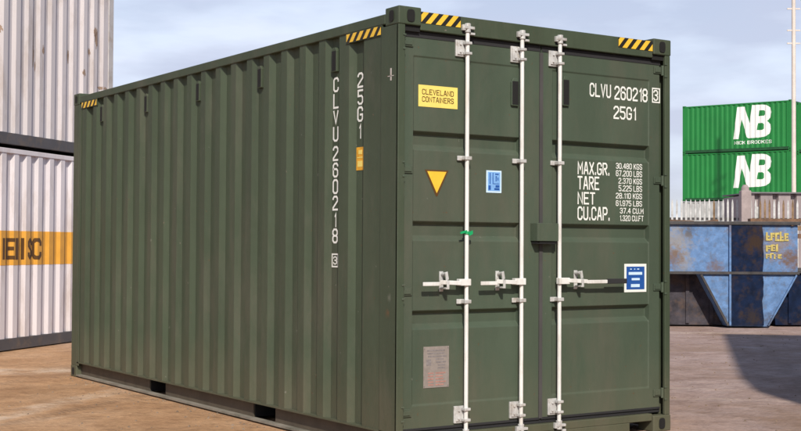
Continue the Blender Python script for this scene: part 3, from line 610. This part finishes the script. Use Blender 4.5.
# stickers
def plate(parent, name, x0, x1, z0, z1, mt, t_=.0015, y=YD, label=None):
    m_ = MB(); m_.box(x0, x1, y-.0005-t_, y-.0005, z0, z1); return m_.build(name, mt, parent, label=label)
p = plate(dl, 'company_label', .190, .505, 2.262, 2.404, M_ylab, label='yellow label with two lines of black lettering')
putL = lambda u, d, v: (u, YD-.002+d, v)
text(p, 'label_text', [('CLEVELAND', .218, 2.340, .255, .040, .02, 0, 0), ('CONTAINERS', .218, 2.292, .255, .040, .02, 0, 0)], M_brownish, putL)
m_ = MB(); m_.prism([(.244, 1.852),(.434, 1.852),(.345, 1.680),(.333, 1.680)], (0, YD-.0005, 0), (1,0,0), (0,0,1), (0,-1,0), .0015); p = m_.build('warning_triangle', M_brownish, dl, label='yellow downward triangle sticker with dark edge')
m_ = MB(); m_.prism([(.262, 1.842),(.416, 1.842),(.339, 1.700)], (0, YD-.0022, 0), (1,0,0), (0,0,1), (0,-1,0), .001); m_.build('sticker_face', M_yel, p)
p = plate(dl, 'approval_sticker', .748, .877, 1.716, 1.866, M_wblue, label='pale blue and white square sticker')
m_ = MB(); Y0 = YD-.0022; Y1 = Y0-.001
m_.box(.760, .866, Y1, Y0, 1.728, 1.856); m_.build('sticker_face', M_lblue, p)
Y0 -= .0012; Y1 = Y0-.0008; m_ = MB()
for (a, b, c, d) in ((.775,.782,1.775,1.85),(.800,.806,1.78,1.85),(.822,.852,1.838,1.846),(.826,.834,1.795,1.83),(.842,.85,1.80,1.82),(.80,.858,1.775,1.779),(.765,.785,1.735,1.765),(.815,.858,1.735,1.748),(.825,.858,1.752,1.768)): m_.box(a, b, Y1, Y0, c, d)
m_.build('sticker_print', M_blue, p)
p = plate(dr, 'instruction_sign', 2.014, 2.234, 1.026, 1.232, M_whitet, label='blue sign with white border and three bars of print')
m_ = MB(); Y0 = YD-.0022; m_.box(2.034, 2.214, Y0-.001, Y0, 1.045, 1.212); m_.build('sign_face', M_blue, p)
Y0 -= .0012; m_ = MB(); m_.box(2.055, 2.19, Y0-.0008, Y0, 1.152, 1.172); m_.box(2.085, 2.165, Y0-.0008, Y0, 1.112, 1.128); m_.box(2.078, 2.165, Y0-.0008, Y0, 1.062, 1.084)
m_.box(2.07, 2.085, Y0-.0008, Y0, 1.19, 1.197); m_.box(2.11, 2.12, Y0-.0008, Y0, 1.19, 1.197); m_.box(2.14, 2.16, Y0-.0008, Y0, 1.19, 1.197); m_.build('sign_print', M_wblue, p)
p = plate(dl, 'data_plate', .240, .443, .430, .698, M_plate, t_=.003, label='weathered metal data plate with grey and red print')
Y0 = YD-.0037; m_ = MB(); rr = random.Random(3)
for k in range(7):
    zz = .672-k*.019; x_ = .262 if k < 3 else .335
    m_.box(x_ + rr.random()*.02, .425 - rr.random()*.03, Y0-.0006, Y0, zz-.005, zz+.004, 0)
m_.box(.262, .300, Y0-.0006, Y0, .575, .615, 0)
m_.build('plate_print', M_grey, p); m_ = MB()
for k in range(5):
    zz = .525-k*.019
    for xx, xe in ((.262+rr.random()*.02, .32), (.335, .42-rr.random()*.03)): m_.box(xx, xe, Y0-.0006, Y0, zz-.005, zz+.004, 1)
m_.build('plate_print', [M_grey, M_pink], p); m_ = MB()
for (a, b) in ((.247,.686),(.436,.686),(.247,.441),(.436,.441)): m_.tube((a, Y0+.0005, b), (a, Y0-.002, b), .004, 8, 0); m_.build('rivet', M_grey, p); m_ = MB()


# ------------------------------------------------------------------ background containers
def container(name, loc, rz, Lc, Hc, mt, rail, post, label, group, pitch=.28, door_end=False):
    r = empty(name, loc, rz, label=label, cat='shipping container', group=group)
    P = std_prof(.14, Lc-.14, pitch)
    for sx, xo in ((1, 0.), (-1, CW)):
        m_ = MB(); corr(m_, P, lambda y, d, z: (xo+sx*(.012+d), y, z), .16, Hc-.095); m_.build('side_wall', mt, r)
        m_ = MB(); a, b = sorted((xo+sx*.004, xo+sx*.064)); m_.box(a, b, .165, Lc-.165, Hc-.095, Hc-.034); m_.build('top_rail', mt, r, bevel=.005)
        m_ = MB(); a, b = sorted((xo+sx*.006, xo+sx*.07)); m_.box(a, b, .165, Lc-.165, .014, .158); m_.build('bottom_rail', rail, r, bevel=.004)
        for sy, yo in ((1, 0.), (-1, Lc)):
            m_ = MB(); a, b = sorted((xo+sx*.004, xo+sx*.13)); c, d = sorted((yo+sy*.004, yo+sy*.145)); m_.box(a, b, c, d, .118, Hc-.118); m_.build('corner_post', post, r, bevel=.006)
            for sz, zo in ((1, 0.), (-1, Hc)): casting(r, xo, yo, zo, sx, sy, sz, post)
    PE_ = std_prof(.131, CW-.131, .25, .04)
    for yo, sy in ((0., 1), (Lc, -1)):
        m_ = MB(); corr(m_, PE_, lambda x, d, z: (x, yo+sy*(.02+d), z), .12, Hc-.1); m_.build('end_wall', mt, r)
        m_ = MB(); c, d = sorted((yo+sy*.006, yo+sy*.1)); m_.box(.18, CW-.18, c, d, Hc-.1, Hc-.03); m_.box(.18, CW-.18, c, d, .01, .12); m_.build('end_rail', rail, r)
    m_ = MB(); corr(m_, std_prof(.17, Lc-.17, .209, .02), lambda y, d, z: (.03+z*(CW-.06), y, Hc-.036-d), 0, 1); m_.build('roof', mt, r)
    m_ = MB(); m_.box(.08, CW-.08, .11, Lc-.11, .12, .13); m_.build('floor', M_chan, r)
    return r, P
# pale stack on the left: visible long face is local x = CW, local +y runs away from the viewpoint
f0 = site(-4.98, 15.95); f1 = site(-4.20, 18.70); e = (f1-f0).normalized(); LE = 12.192
rz = math.atan2(-e.x, e.y); xax = Vector((e.y, -e.x, 0))
end = f1.copy(); org = end - e*LE - xax*CW
wl, WP = container('shipping_container', org, rz, LE, 2.591, M_wh, M_whr, M_post, 'off white container on the ground with an orange lettered band', 'off white containers stacked at the left')
wu, WU = container('shipping_container', org+Vector((0,0,2.596)), rz, LE, 2.591, M_wh2, M_whr, M_post, 'off white container stacked on top of the orange banded one', 'off white containers stacked at the left')
# orange band: paint layer following the ribs
s0 = LE - 12; 
def patch(parent, name, prof, u0, u1, z0, z1, put, mt, label=None):
    pts = [(u0, prof.depth(u0))] + [p_ for p_ in prof.p if u0 < p_[0] < u1] + [(u1, prof.depth(u1))]
    m_ = MB(); corr(m_, Prof([(a, b-.0022) for a, b in pts]), put, z0, z1, thick=.0014); return m_.build(name, mt, parent, label=label)
putW = lambda u, d, v: (CW-.012-d, u, v)
def ragged(parent, name, prof, uc, zc, w_, h_, put, mt, seed):
    rr = random.Random(seed); m_ = MB(); n_ = 9
    for k in range(n_):
        ua = uc - w_/2 + w_*k/n_; ub = ua + w_/n_; t_ = 1-abs(2*(k+.5)/n_-1)**2
        hh = h_*(t_*.7+.25)*rr.uniform(.6, 1.1); zz = zc + rr.uniform(-.12, .12)*h_; h2 = hh*rr.uniform(.75, 1.2)
        P_ = [put(ua, prof.depth(ua)-.002, zz-hh/2), put(ub, prof.depth(ub)-.002, zz-h2/2), put(ub, prof.depth(ub)-.002, zz+h2/2), put(ua, prof.depth(ua)-.002, zz+hh/2)]
        m_.add(P_, [(0,1,2,3)])
    return m_.build(name, mt, parent)
def pix2w(px, py):                              # where the measured sight line meets the pale wall (for real positions of marks)
    x = (px-400.5)/FX; d = RT*x + UP*(-(py-215.5)/FX) + FW
    nrm = xax; t_ = (f0-CP).dot(nrm)/d.dot(nrm); P_ = CP + d*t_; return (P_-org).dot(e), P_.z
u_, zt_ = pix2w(2, 230.5); _, zb_ = pix2w(2, 265.5); bd = patch(wl, 'painted_band', WP, u_-3.2, LE-.16, zb_, zt_, putW, M_band, 'orange band with dark lettering')
rows = []
for ch, xa, xb in (('I', 3.3, 5.6), ('E', 9.0, 15.5), ('I', 16.0, 19.5), ('I', 24.0, 25.8), ('S', 28.5, 35.0), ('C', 35.0, 42.0)):
    ua, _ = pix2w(xa, 245); ub, _ = pix2w(xb, 245); _, z1_ = pix2w(xa, 238.0); _, z0_ = pix2w(xa, 259.5)
    rows.append((ch, ua, z0_, ub-ua, z1_-z0_, .05, 0, 0))
pf = Prof([(a, b-.0036) for a, b in WP.p])
text(bd, 'band_lettering', rows, M_brownish, putW, prof=pf)
for k_, (px, py, w_, h_) in enumerate(((98, 40, .14, .30), (96, 33, .08, .2), (36, 56, .05, .36), (85, 73, .07, .12), (44, 50, .05, .12), (92, 52, .06, .12), (71, 56, .04, .2), (2, 28, .10, .12), (38, 66, .03, .15), (104, 88, .22, .05))):
    u_, z_ = pix2w(px, py); ragged(wu, 'rust_patch', WU, u_, z_-2.596, w_, h_, putW, M_patch, k_)

# bright green stack far right, raised on the bank
b0 = site(15.45, 70.0); b1 = site(20.25, 66.4); e2 = (b0-b1).normalized(); x2 = Vector((e2.y, -e2.x, 0)); rz2 = math.atan2(-e2.x, e2.y)
def nb(org_, z, mt, rail, lab, grp): return container('shipping_container', Vector((org_.x, org_.y, z)), rz2, CL, 2.591, mt, rail, mt, lab, grp)
zb = 1.29
g3, _p = nb(b1, zb, M_palegrey, M_whr, 'pale grey container behind the palisade fence, under the green lettered ones', 'containers stacked beyond the fence')
g1, NP = nb(b1, zb+2.596, M_nb, M_nbd, 'lower of the two bright green containers lettered NB', 'containers stacked beyond the fence')
g2, NP = nb(b1, zb+5.192, M_nb, M_nbd, 'topmost of the two bright green containers lettered NB', 'containers stacked beyond the fence')
NPr = Prof([(-a, b) for a, b in reversed(NP.p)])
for gi, small in ((g1, False), (g2, True)):
    rows = []
    putN = lambda u, d, v: (.012+d, -u, v)
    # viewed left to right = -y ; full width 6.058
    def ux(px): return -CL + (px-684)/(793-684)*CL
    rows.append((NB_LOOPS, ux(736), .66, 2.10, 1.76, 0, 0, 0))
    if small: rows.append(('NICK BROOKES', ux(737), .36, 2.05, .20, .014, 0, 0))
    text(gi, 'painted_letters', rows, M_whitet, putN, prof=NPr, label='large white letters NB')
b2 = b1 - e2*.25 - e2*CL
g4, _p = container('shipping_container', Vector((b2.x, b2.y, zb+5.0)), rz2, CL, 2.591, M_nb, M_nbd, M_nb, 'bright green container just right of the tall pole, upper one', 'containers stacked beyond the fence')
g5, _p = container('shipping_container', Vector((b2.x, b2.y, zb+2.404)), rz2, CL, 2.591, M_nb, M_nbd, M_nb, 'bright green container just right of the tall pole, lower one', 'containers stacked beyond the fence')
g6, _p = container('shipping_container', Vector((b2.x, b2.y, zb-.19)), rz2, CL, 2.591, M_palegrey, M_whr, M_palegrey, 'pale grey container under the green ones right of the tall pole', 'containers stacked beyond the fence')

# ------------------------------------------------------------------ tall pole
pl = empty('utility_pole', site(18.1, 59.0, 1.2), label='tall cream pole with short rungs in front of the green containers', cat='pole')
m_ = MB(); m_.tube((0,0,0), (0,0,14), .11, 14, r2=.085); m_.build('pole_shaft', M_pole, pl, smooth=True)
for k, zz in enumerate((9.6, 10.2, 11.2, 11.8)):
    m_ = MB(); m_.obox((0,0,zz), RH*.30, FH*.03, (0,0,.03)); m_.build('rung', M_pole, pl)

# ------------------------------------------------------------------ palisade fence
FD = 31.0
fa = site(5.9, FD); fd = RH; fn = empty('palisade_fence', fa, math.atan2(RH.y, RH.x), label='galvanised palisade fence behind the blue skip', cat='fence')
pm = None
for k in range(76):
    x = k*.112
    if pm is None:
        m_ = MB(); m_.prism([(-.024, 0),(.024, 0),(.024, 2.36),(.006, 2.48),(0, 2.44),(-.006, 2.48),(-.024, 2.36)], (0, .0, .05), (1,0,0), (0,0,1), (0,1,0), .006)
        m_.prism([(-.024, 0),(.024, 0),(.024, .02),(-.024, .02)], (0, .006, .05), (1,0,0), (0,0,1), (0,1,0), .004)
        pm = m_.build('pale', M_galv, fn); pm.location = (0,0,0); pm_rust = pm.data.copy(); pm_rust.materials.clear(); pm_rust.materials.append(M_scrap)
    else:
        o = pm.copy()
        px_ = 400.5 + (5.9+x)/FD*FX
        if px_ > 757 and random.random() < .45 or 711 < px_ < 717: o.data = pm_rust
        COL.objects.link(o); o.parent = fn; o.location = (x, 0, random.uniform(-.015, .015))
for zz in (.45, 2.05):
    m_ = MB(); m_.box(-.1, 8.5, .012, .055, zz-.03, zz+.03); m_.build('rail', M_rim if zz > 1 else M_galv, fn)
for x in (-.05, 2.75, 5.5, 8.25):
    m_ = MB(); m_.box(x-.05, x+.05, .06, .15, 0, 2.35); m_.build('post', M_galv, fn)
# stone gatepost rising above the fence
gp = empty('gate_post', site((745.5-400.5)/FX*30.6, 30.6), math.atan2(RH.y, RH.x), label='pale concrete gatepost with a rounded cap, rising above the fence', cat='post')
m_ = MB(); m_.box(-.12, .12, -.12, .12, 0, 2.72); m_.build('shaft', M_conc, gp, bevel=.02)
m_ = MB(); m_.tube((0,0,2.7205), (0,0,2.80), .10, 14, r2=.09); m_.tube((0,0,2.8005), (0,0,2.86), .085, 14, r2=.05); m_.build('cap', M_conc, gp, smooth=True)

# ------------------------------------------------------------------ shed behind the fence
SDp = 37.0
sh = empty('shed', site((751-400.5)/FX*SDp, SDp), math.atan2(RH.y, RH.x), label='low pinkish grey sheet metal shed behind the fence at the right', cat='shed')
P = std_prof(0, 6, .52, .12)
m_ = MB(); corr(m_, P, lambda y, d, z: (y, d, z), 0, 2.92); m_.build('wall', M_shed, sh)
m_ = MB(); m_.box(0, .03, .1, 3, 0, 2.9); m_.box(5.97, 6, .1, 3, 0, 2.9); m_.box(0, 6, 3, 3.05, 0, 2.9); m_.build('wall', M_shed, sh)
m_ = MB(); m_.add([(-.02,-.08,2.925),(6.1,-.08,2.925),(6.1,3.2,2.955),(-.02,3.2,2.955),(-.02,-.08,2.965),(6.1,-.08,2.965),(6.1,3.2,2.995),(-.02,3.2,2.995)], [(0,3,2,1),(4,5,6,7),(0,1,5,4),(1,2,6,5),(2,3,7,6),(3,0,4,7)]); m_.build('roof', M_roofg, sh)

# ------------------------------------------------------------------ skips
SD = 21.7
def px2x(px, D=SD): return (px-400.5)/FX*D
RZ = math.atan2(RH.y, RH.x)
def rimbar(r, a, b, zt, Lb, mt=M_rim):
    m_ = MB(); m_.box(a-.04, b+.04, -.05, .034, zt, zt+.06); m_.box(a-.04, b+.04, Lb-.034, Lb+.05, zt, zt+.06); m_.box(a-.04, a+.034, .034, Lb-.034, zt, zt+.06); m_.box(b-.034, b+.04, .034, Lb-.034, zt, zt+.06)
    m_.build('rim', mt, r, bevel=.008)
zr_, zt_ = .93, 1.74
XL, XR = px2x(655), px2x(798); cX = (XL+XR)/2
s1 = empty('skip', site(cX, SD), RZ, label='tall worn blue skip with faded yellow lettering, standing before the fence', cat='skip')
u_of = lambda px: px2x(px) - cX
a, b = XL-cX, XR-cX; Lb = 3.2
m_ = MB(); bmr = random.Random(4)
# dented plate walls: front and left face as a grid, the rest plain
def sheet(m_, P, nu, nv, amp, nrm):
    vs = []
    for j_ in range(nv+1):
        for i_ in range(nu+1):
            q = P(i_/nu, j_/nv); e_ = 0 if i_ in (0, nu) or j_ in (0, nv) else bmr.uniform(-amp, amp); vs.append(Vector(q)+Vector(nrm)*e_)
    m_.add(vs, [(j_*(nu+1)+i_, j_*(nu+1)+i_+1, (j_+1)*(nu+1)+i_+1, (j_+1)*(nu+1)+i_) for j_ in range(nv) for i_ in range(nu)])
tl, tr, bl_, br_ = u_of(700), b-.002, u_of(728), u_of(768); y1_, y2_ = 2.2, Lb
def wall(P0, P1, P2, P3, nu, nv, nrm):              # P0-P1 bottom edge, P3-P2 top edge
    P0, P1, P2, P3 = map(Vector, (P0, P1, P2, P3)); sheet(m_, lambda u, v: (P0*(1-u)+P1*u)*(1-v)+(P3*(1-u)+P2*u)*v, nu, nv, .006, nrm)
for k_, o_ in ((0, 0), (1, .03)):                    # outer and inner skin
    A0, A1, Y0_, Y1_ = a+o_, b-o_, o_, Lb-o_
    wall((A0,Y0_,zr_),(A1,Y0_,zr_),(A1,Y0_,zt_),(A0,Y0_,zt_), 16, 4, (0,1,0)); wall((A0,Y1_,zr_),(A1,Y1_,zr_),(A1,Y1_,zt_),(A0,Y1_,zt_), 16, 4, (0,1,0))
    wall((A0,Y0_,zr_),(A0,Y1_,zr_),(A0,Y1_,zt_),(A0,Y0_,zt_), 12, 4, (1,0,0)); wall((A1,Y0_,zr_),(A1,Y1_,zr_),(A1,Y1_,zt_),(A1,Y0_,zt_), 12, 4, (1,0,0))
    T0, T1, B0, B1 = tl+o_, tr-o_, bl_+o_, br_-o_; zb0 = .03+o_
    wall((B0,Y0_,zb0),(B1,Y0_,zb0),(T1,Y0_,zr_),(T0,Y0_,zr_), 10, 6, (0,1,0)); wall((B0,Y1_-.5,zb0),(B1,Y1_-.5,zb0),(T1,Y1_,zr_),(T0,Y1_,zr_), 10, 6, (0,1,0))
    wall((B0,Y0_,zb0),(B0,Y1_-.5,zb0),(T0,Y1_,zr_),(T0,Y0_,zr_), 10, 6, (1,0,0)); wall((B1,Y0_,zb0),(B1,Y1_-.5,zb0),(T1,Y1_,zr_),(T1,Y0_,zr_), 10, 6, (1,0,0))
    wall((B0,Y0_,zb0),(B1,Y0_,zb0),(B1,Y1_-.5,zb0),(B0,Y1_-.5,zb0), 4, 6, (0,0,0)); 
    wall((A0,Y0_,zr_+o_),(T0,Y0_,zr_+o_),(T0,Y1_,zr_+o_),(A0,Y1_,zr_+o_), 3, 6, (0,0,0))
m_.build('hull', M_skip, s1)
rimbar(s1, a, b, zt_, Lb)
m_ = MB(); m_.box(a-.02, b+.02, -.045, -.008, zr_-.022, zr_+.022); m_.build('rib', M_rim, s1)
jag = random.Random(6)
def strip_poly(pts_l, pts_r): return pts_l + pts_r[::-1]
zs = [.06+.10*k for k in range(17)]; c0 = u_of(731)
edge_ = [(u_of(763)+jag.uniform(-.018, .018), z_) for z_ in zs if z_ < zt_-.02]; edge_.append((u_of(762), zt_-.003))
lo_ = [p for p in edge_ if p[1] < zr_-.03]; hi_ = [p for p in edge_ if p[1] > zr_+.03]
for seg, za, zb_ in ((lo_, .045, zr_-.023), (hi_, zr_+.023, zt_-.003)):  # cast shadow band laid on as a navy panel
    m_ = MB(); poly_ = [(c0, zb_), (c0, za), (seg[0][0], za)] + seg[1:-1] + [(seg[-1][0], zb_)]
    m_.prism(poly_, (0, -.010, 0), (1,0,0), (0,0,1), (0,-1,0), .022); m_.build('shade_panel', M_navy, s1, label='navy panel standing for the shadow band down the middle of the skip')
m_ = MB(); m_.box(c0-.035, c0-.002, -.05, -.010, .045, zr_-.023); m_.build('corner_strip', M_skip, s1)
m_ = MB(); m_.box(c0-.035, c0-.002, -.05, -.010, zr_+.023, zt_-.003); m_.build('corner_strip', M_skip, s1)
m_ = MB(); A_ = Vector((u_of(701), -.03, .90)); B_ = Vector((u_of(728), -.03, .045)); d_ = (B_-A_); m_.obox((A_+B_)/2, d_/2, (0,.022,0), Vector((d_.z, 0, -d_.x)).normalized()*.018); m_.build('diagonal_strut', M_rim, s1)
m_ = MB(); A_ = Vector((b-.03, -.03, .90)); B_ = Vector((u_of(768), -.03, .045)); d_ = (B_-A_); m_.obox((A_+B_)/2, d_/2, (0,.022,0), Vector((d_.z, 0, -d_.x)).normalized()*.012); m_.build('diagonal_strut', M_skip, s1)
m_ = MB(); rr = random.Random(11); x_ = u_of
def glyph_row(u0, u1, z0, z1, n_):
    w_ = (u1-u0)/n_; h_ = z1-z0
    for k in range(n_):
        ua = u0+k*w_; ub = ua+w_*.95; t_ = w_*.42; j1, j2 = rr.uniform(-.012, .012), rr.uniform(-.012, .012)
        m_.box(ua, ua+t_, -.0135, -.012, z0+j1, z1+j2)
        if rr.random() < .9: m_.box(ua+t_+.0005, ub, -.0135, -.012, z1-h_*.26+j2, z1+j2)
        if rr.random() < .8: m_.box(ua+t_+.0005, ub-.01, -.0135, -.012, z0+h_*.38+j1, z0+h_*.6+j1)
        if rr.random() < .7: m_.box(ua+t_+.0005, ub, -.0135, -.012, z0+j1, z0+h_*.24+j1)
glyph_row(x_(766), x_(789), 1.48, 1.62, 5); glyph_row(x_(766), x_(781), 1.30, 1.41, 3); glyph_row(x_(766), x_(782), 1.18, 1.26, 4)
m_.build('painted_lettering', M_skyel, s1, label='broken faded yellow lettering')
def scrap(D, xl, xr, z0, z1, L0, label):
    m_ = MB(); rr = random.Random(int(D*10))
    for k in range(46):
        c = site(rr.uniform(xl, xr), D+rr.uniform(.15, L0), rr.uniform(z0, z1)); a_ = rr.uniform(0, math.pi); d = Vector((math.cos(a_), math.sin(a_), rr.uniform(-.15, .15)))
        u = Vector((-d.y, d.x, 0)).normalized(); ww = rr.uniform(.02, .09); m_.obox(c, d*rr.uniform(.12, .38), u*ww, d.cross(u)*rr.uniform(.01, .04), rr.choice((0,0,1)))
    o = m_.build('scrap_heap', [M_scrap, M_rust]); return tag(o, label, 'scrap', kind=None)
scrap(SD, px2x(664), px2x(790), 1.55, 1.80, 2.6, 'brown scrap heaped in the worn blue skip')
def low_shade_skip(D, pa, pb, h_, L_, mt, label):  # added skips whose dark colour stands in for shade beside the blue one
    r = empty('skip', site((px2x(pa, D)+px2x(pb, D))/2, D), RZ, label=label, cat='skip'); w_ = (px2x(pb, D)-px2x(pa, D))/2  # added skip standing in for shade
    m_ = MB(); q_ = .10
    for o_ in (0, .03):
        v_ = [(-w_+q_+o_,o_,.03+o_),(w_-q_-o_,o_,.03+o_),(w_-q_-o_,L_-o_-.3,.03+o_),(-w_+q_+o_,L_-o_-.3,.03+o_),(-w_+o_,o_,h_),(w_-o_,o_,h_),(w_-o_,L_-o_,h_),(-w_+o_,L_-o_,h_)]
        m_.add(v_, [(0,1,5,4),(1,2,6,5),(2,3,7,6),(3,0,4,7),(0,3,2,1)])
    m_.build('hull', mt, r)
    rimbar(r, -w_, w_, h_, L_)
    for q in (-.5, 0, .5): m_ = MB(); m_.box(w_*q-.03, w_*q+.03, -.03, -.004, .06, h_-.01); m_.build('rib', mt, r)
    m_ = MB(); m_.box(-w_+.04, w_-.04, .04, L_-.04, h_-.14, h_-.10); m_.build('shade_skip_load', M_scrap, r)
low_shade_skip(SD+.35, 640, 735, .92, 2.4, M_plate2, 'low grimy skip, added and darkened for shade, at the left of the tall blue skip')
low_shade_skip(SD+.45, 770, 850, .92, 2.4, M_navy, 'low skip added in navy for shade, at the right edge beside the tall blue skip')
# rusty beam stack behind the skips
bs = MB(); 
for k, zz in enumerate((1.62, 1.80, 1.96)): bs.obox(site(px2x(806, 28.5), 28.5+k*.1, zz), RH*1.2, FH*.12, (0,0,.05), k % 2)
for k in range(4): bs.obox(site(px2x(765+k*22, 28.5), 28.6, .78), RH*.06, FH*.06, (0,0,.78), 0)
tag(bs.build('rusty_rack', [M_rust, M_scrap]), 'rusty beams on a rack between the skip and the fence', 'rack')
# ------------------------------------------------------------------ unseen block added at the right, footprint shaped to throw the yard shade
hb = 5.2
sv = Vector((-sd.x, -sd.y, 0))/sd.z*hb
edge = [Vector((10.9, 7.17, 0)), Vector((8.31, 4.71, 0)), Vector((5.92, 2.43, 0)), Vector((5.03, 1.45, 0)), Vector((4.81, .76, 0))]
poly = [p_-sv for p_ in edge]; poly.append(poly[-1] + RH*9 + FH*-.3); poly.append(poly[0] + RH*11 + FH*-2.0)
wh_ = empty('shade_block', (poly[3].x, poly[3].y, 0), label='unseen grey block added right of the yard that shades the ground', cat='shade caster')
o0 = Vector((poly[3].x, poly[3].y, 0)); k = len(poly)
m_ = MB(); m_.add([p_-o0 for p_ in poly] + [p_-o0+Vector((0,0,hb-.1)) for p_ in poly], [(i, (i+1) % k, k+(i+1) % k, k+i) for i in range(k)]); m_.build('wall', M_shade_block, wh_)
m_ = MB(); m_.add([p_-o0+Vector((0,0,hb-.1)) for p_ in poly] + [p_-o0+Vector((0,0,hb)) for p_ in poly], [tuple(range(k)), tuple(range(k, 2*k))] + [(i, (i+1) % k, k+(i+1) % k, k+i) for i in range(k)]); m_.build('roof', M_roofg, wh_)  # top of the added unseen shade block
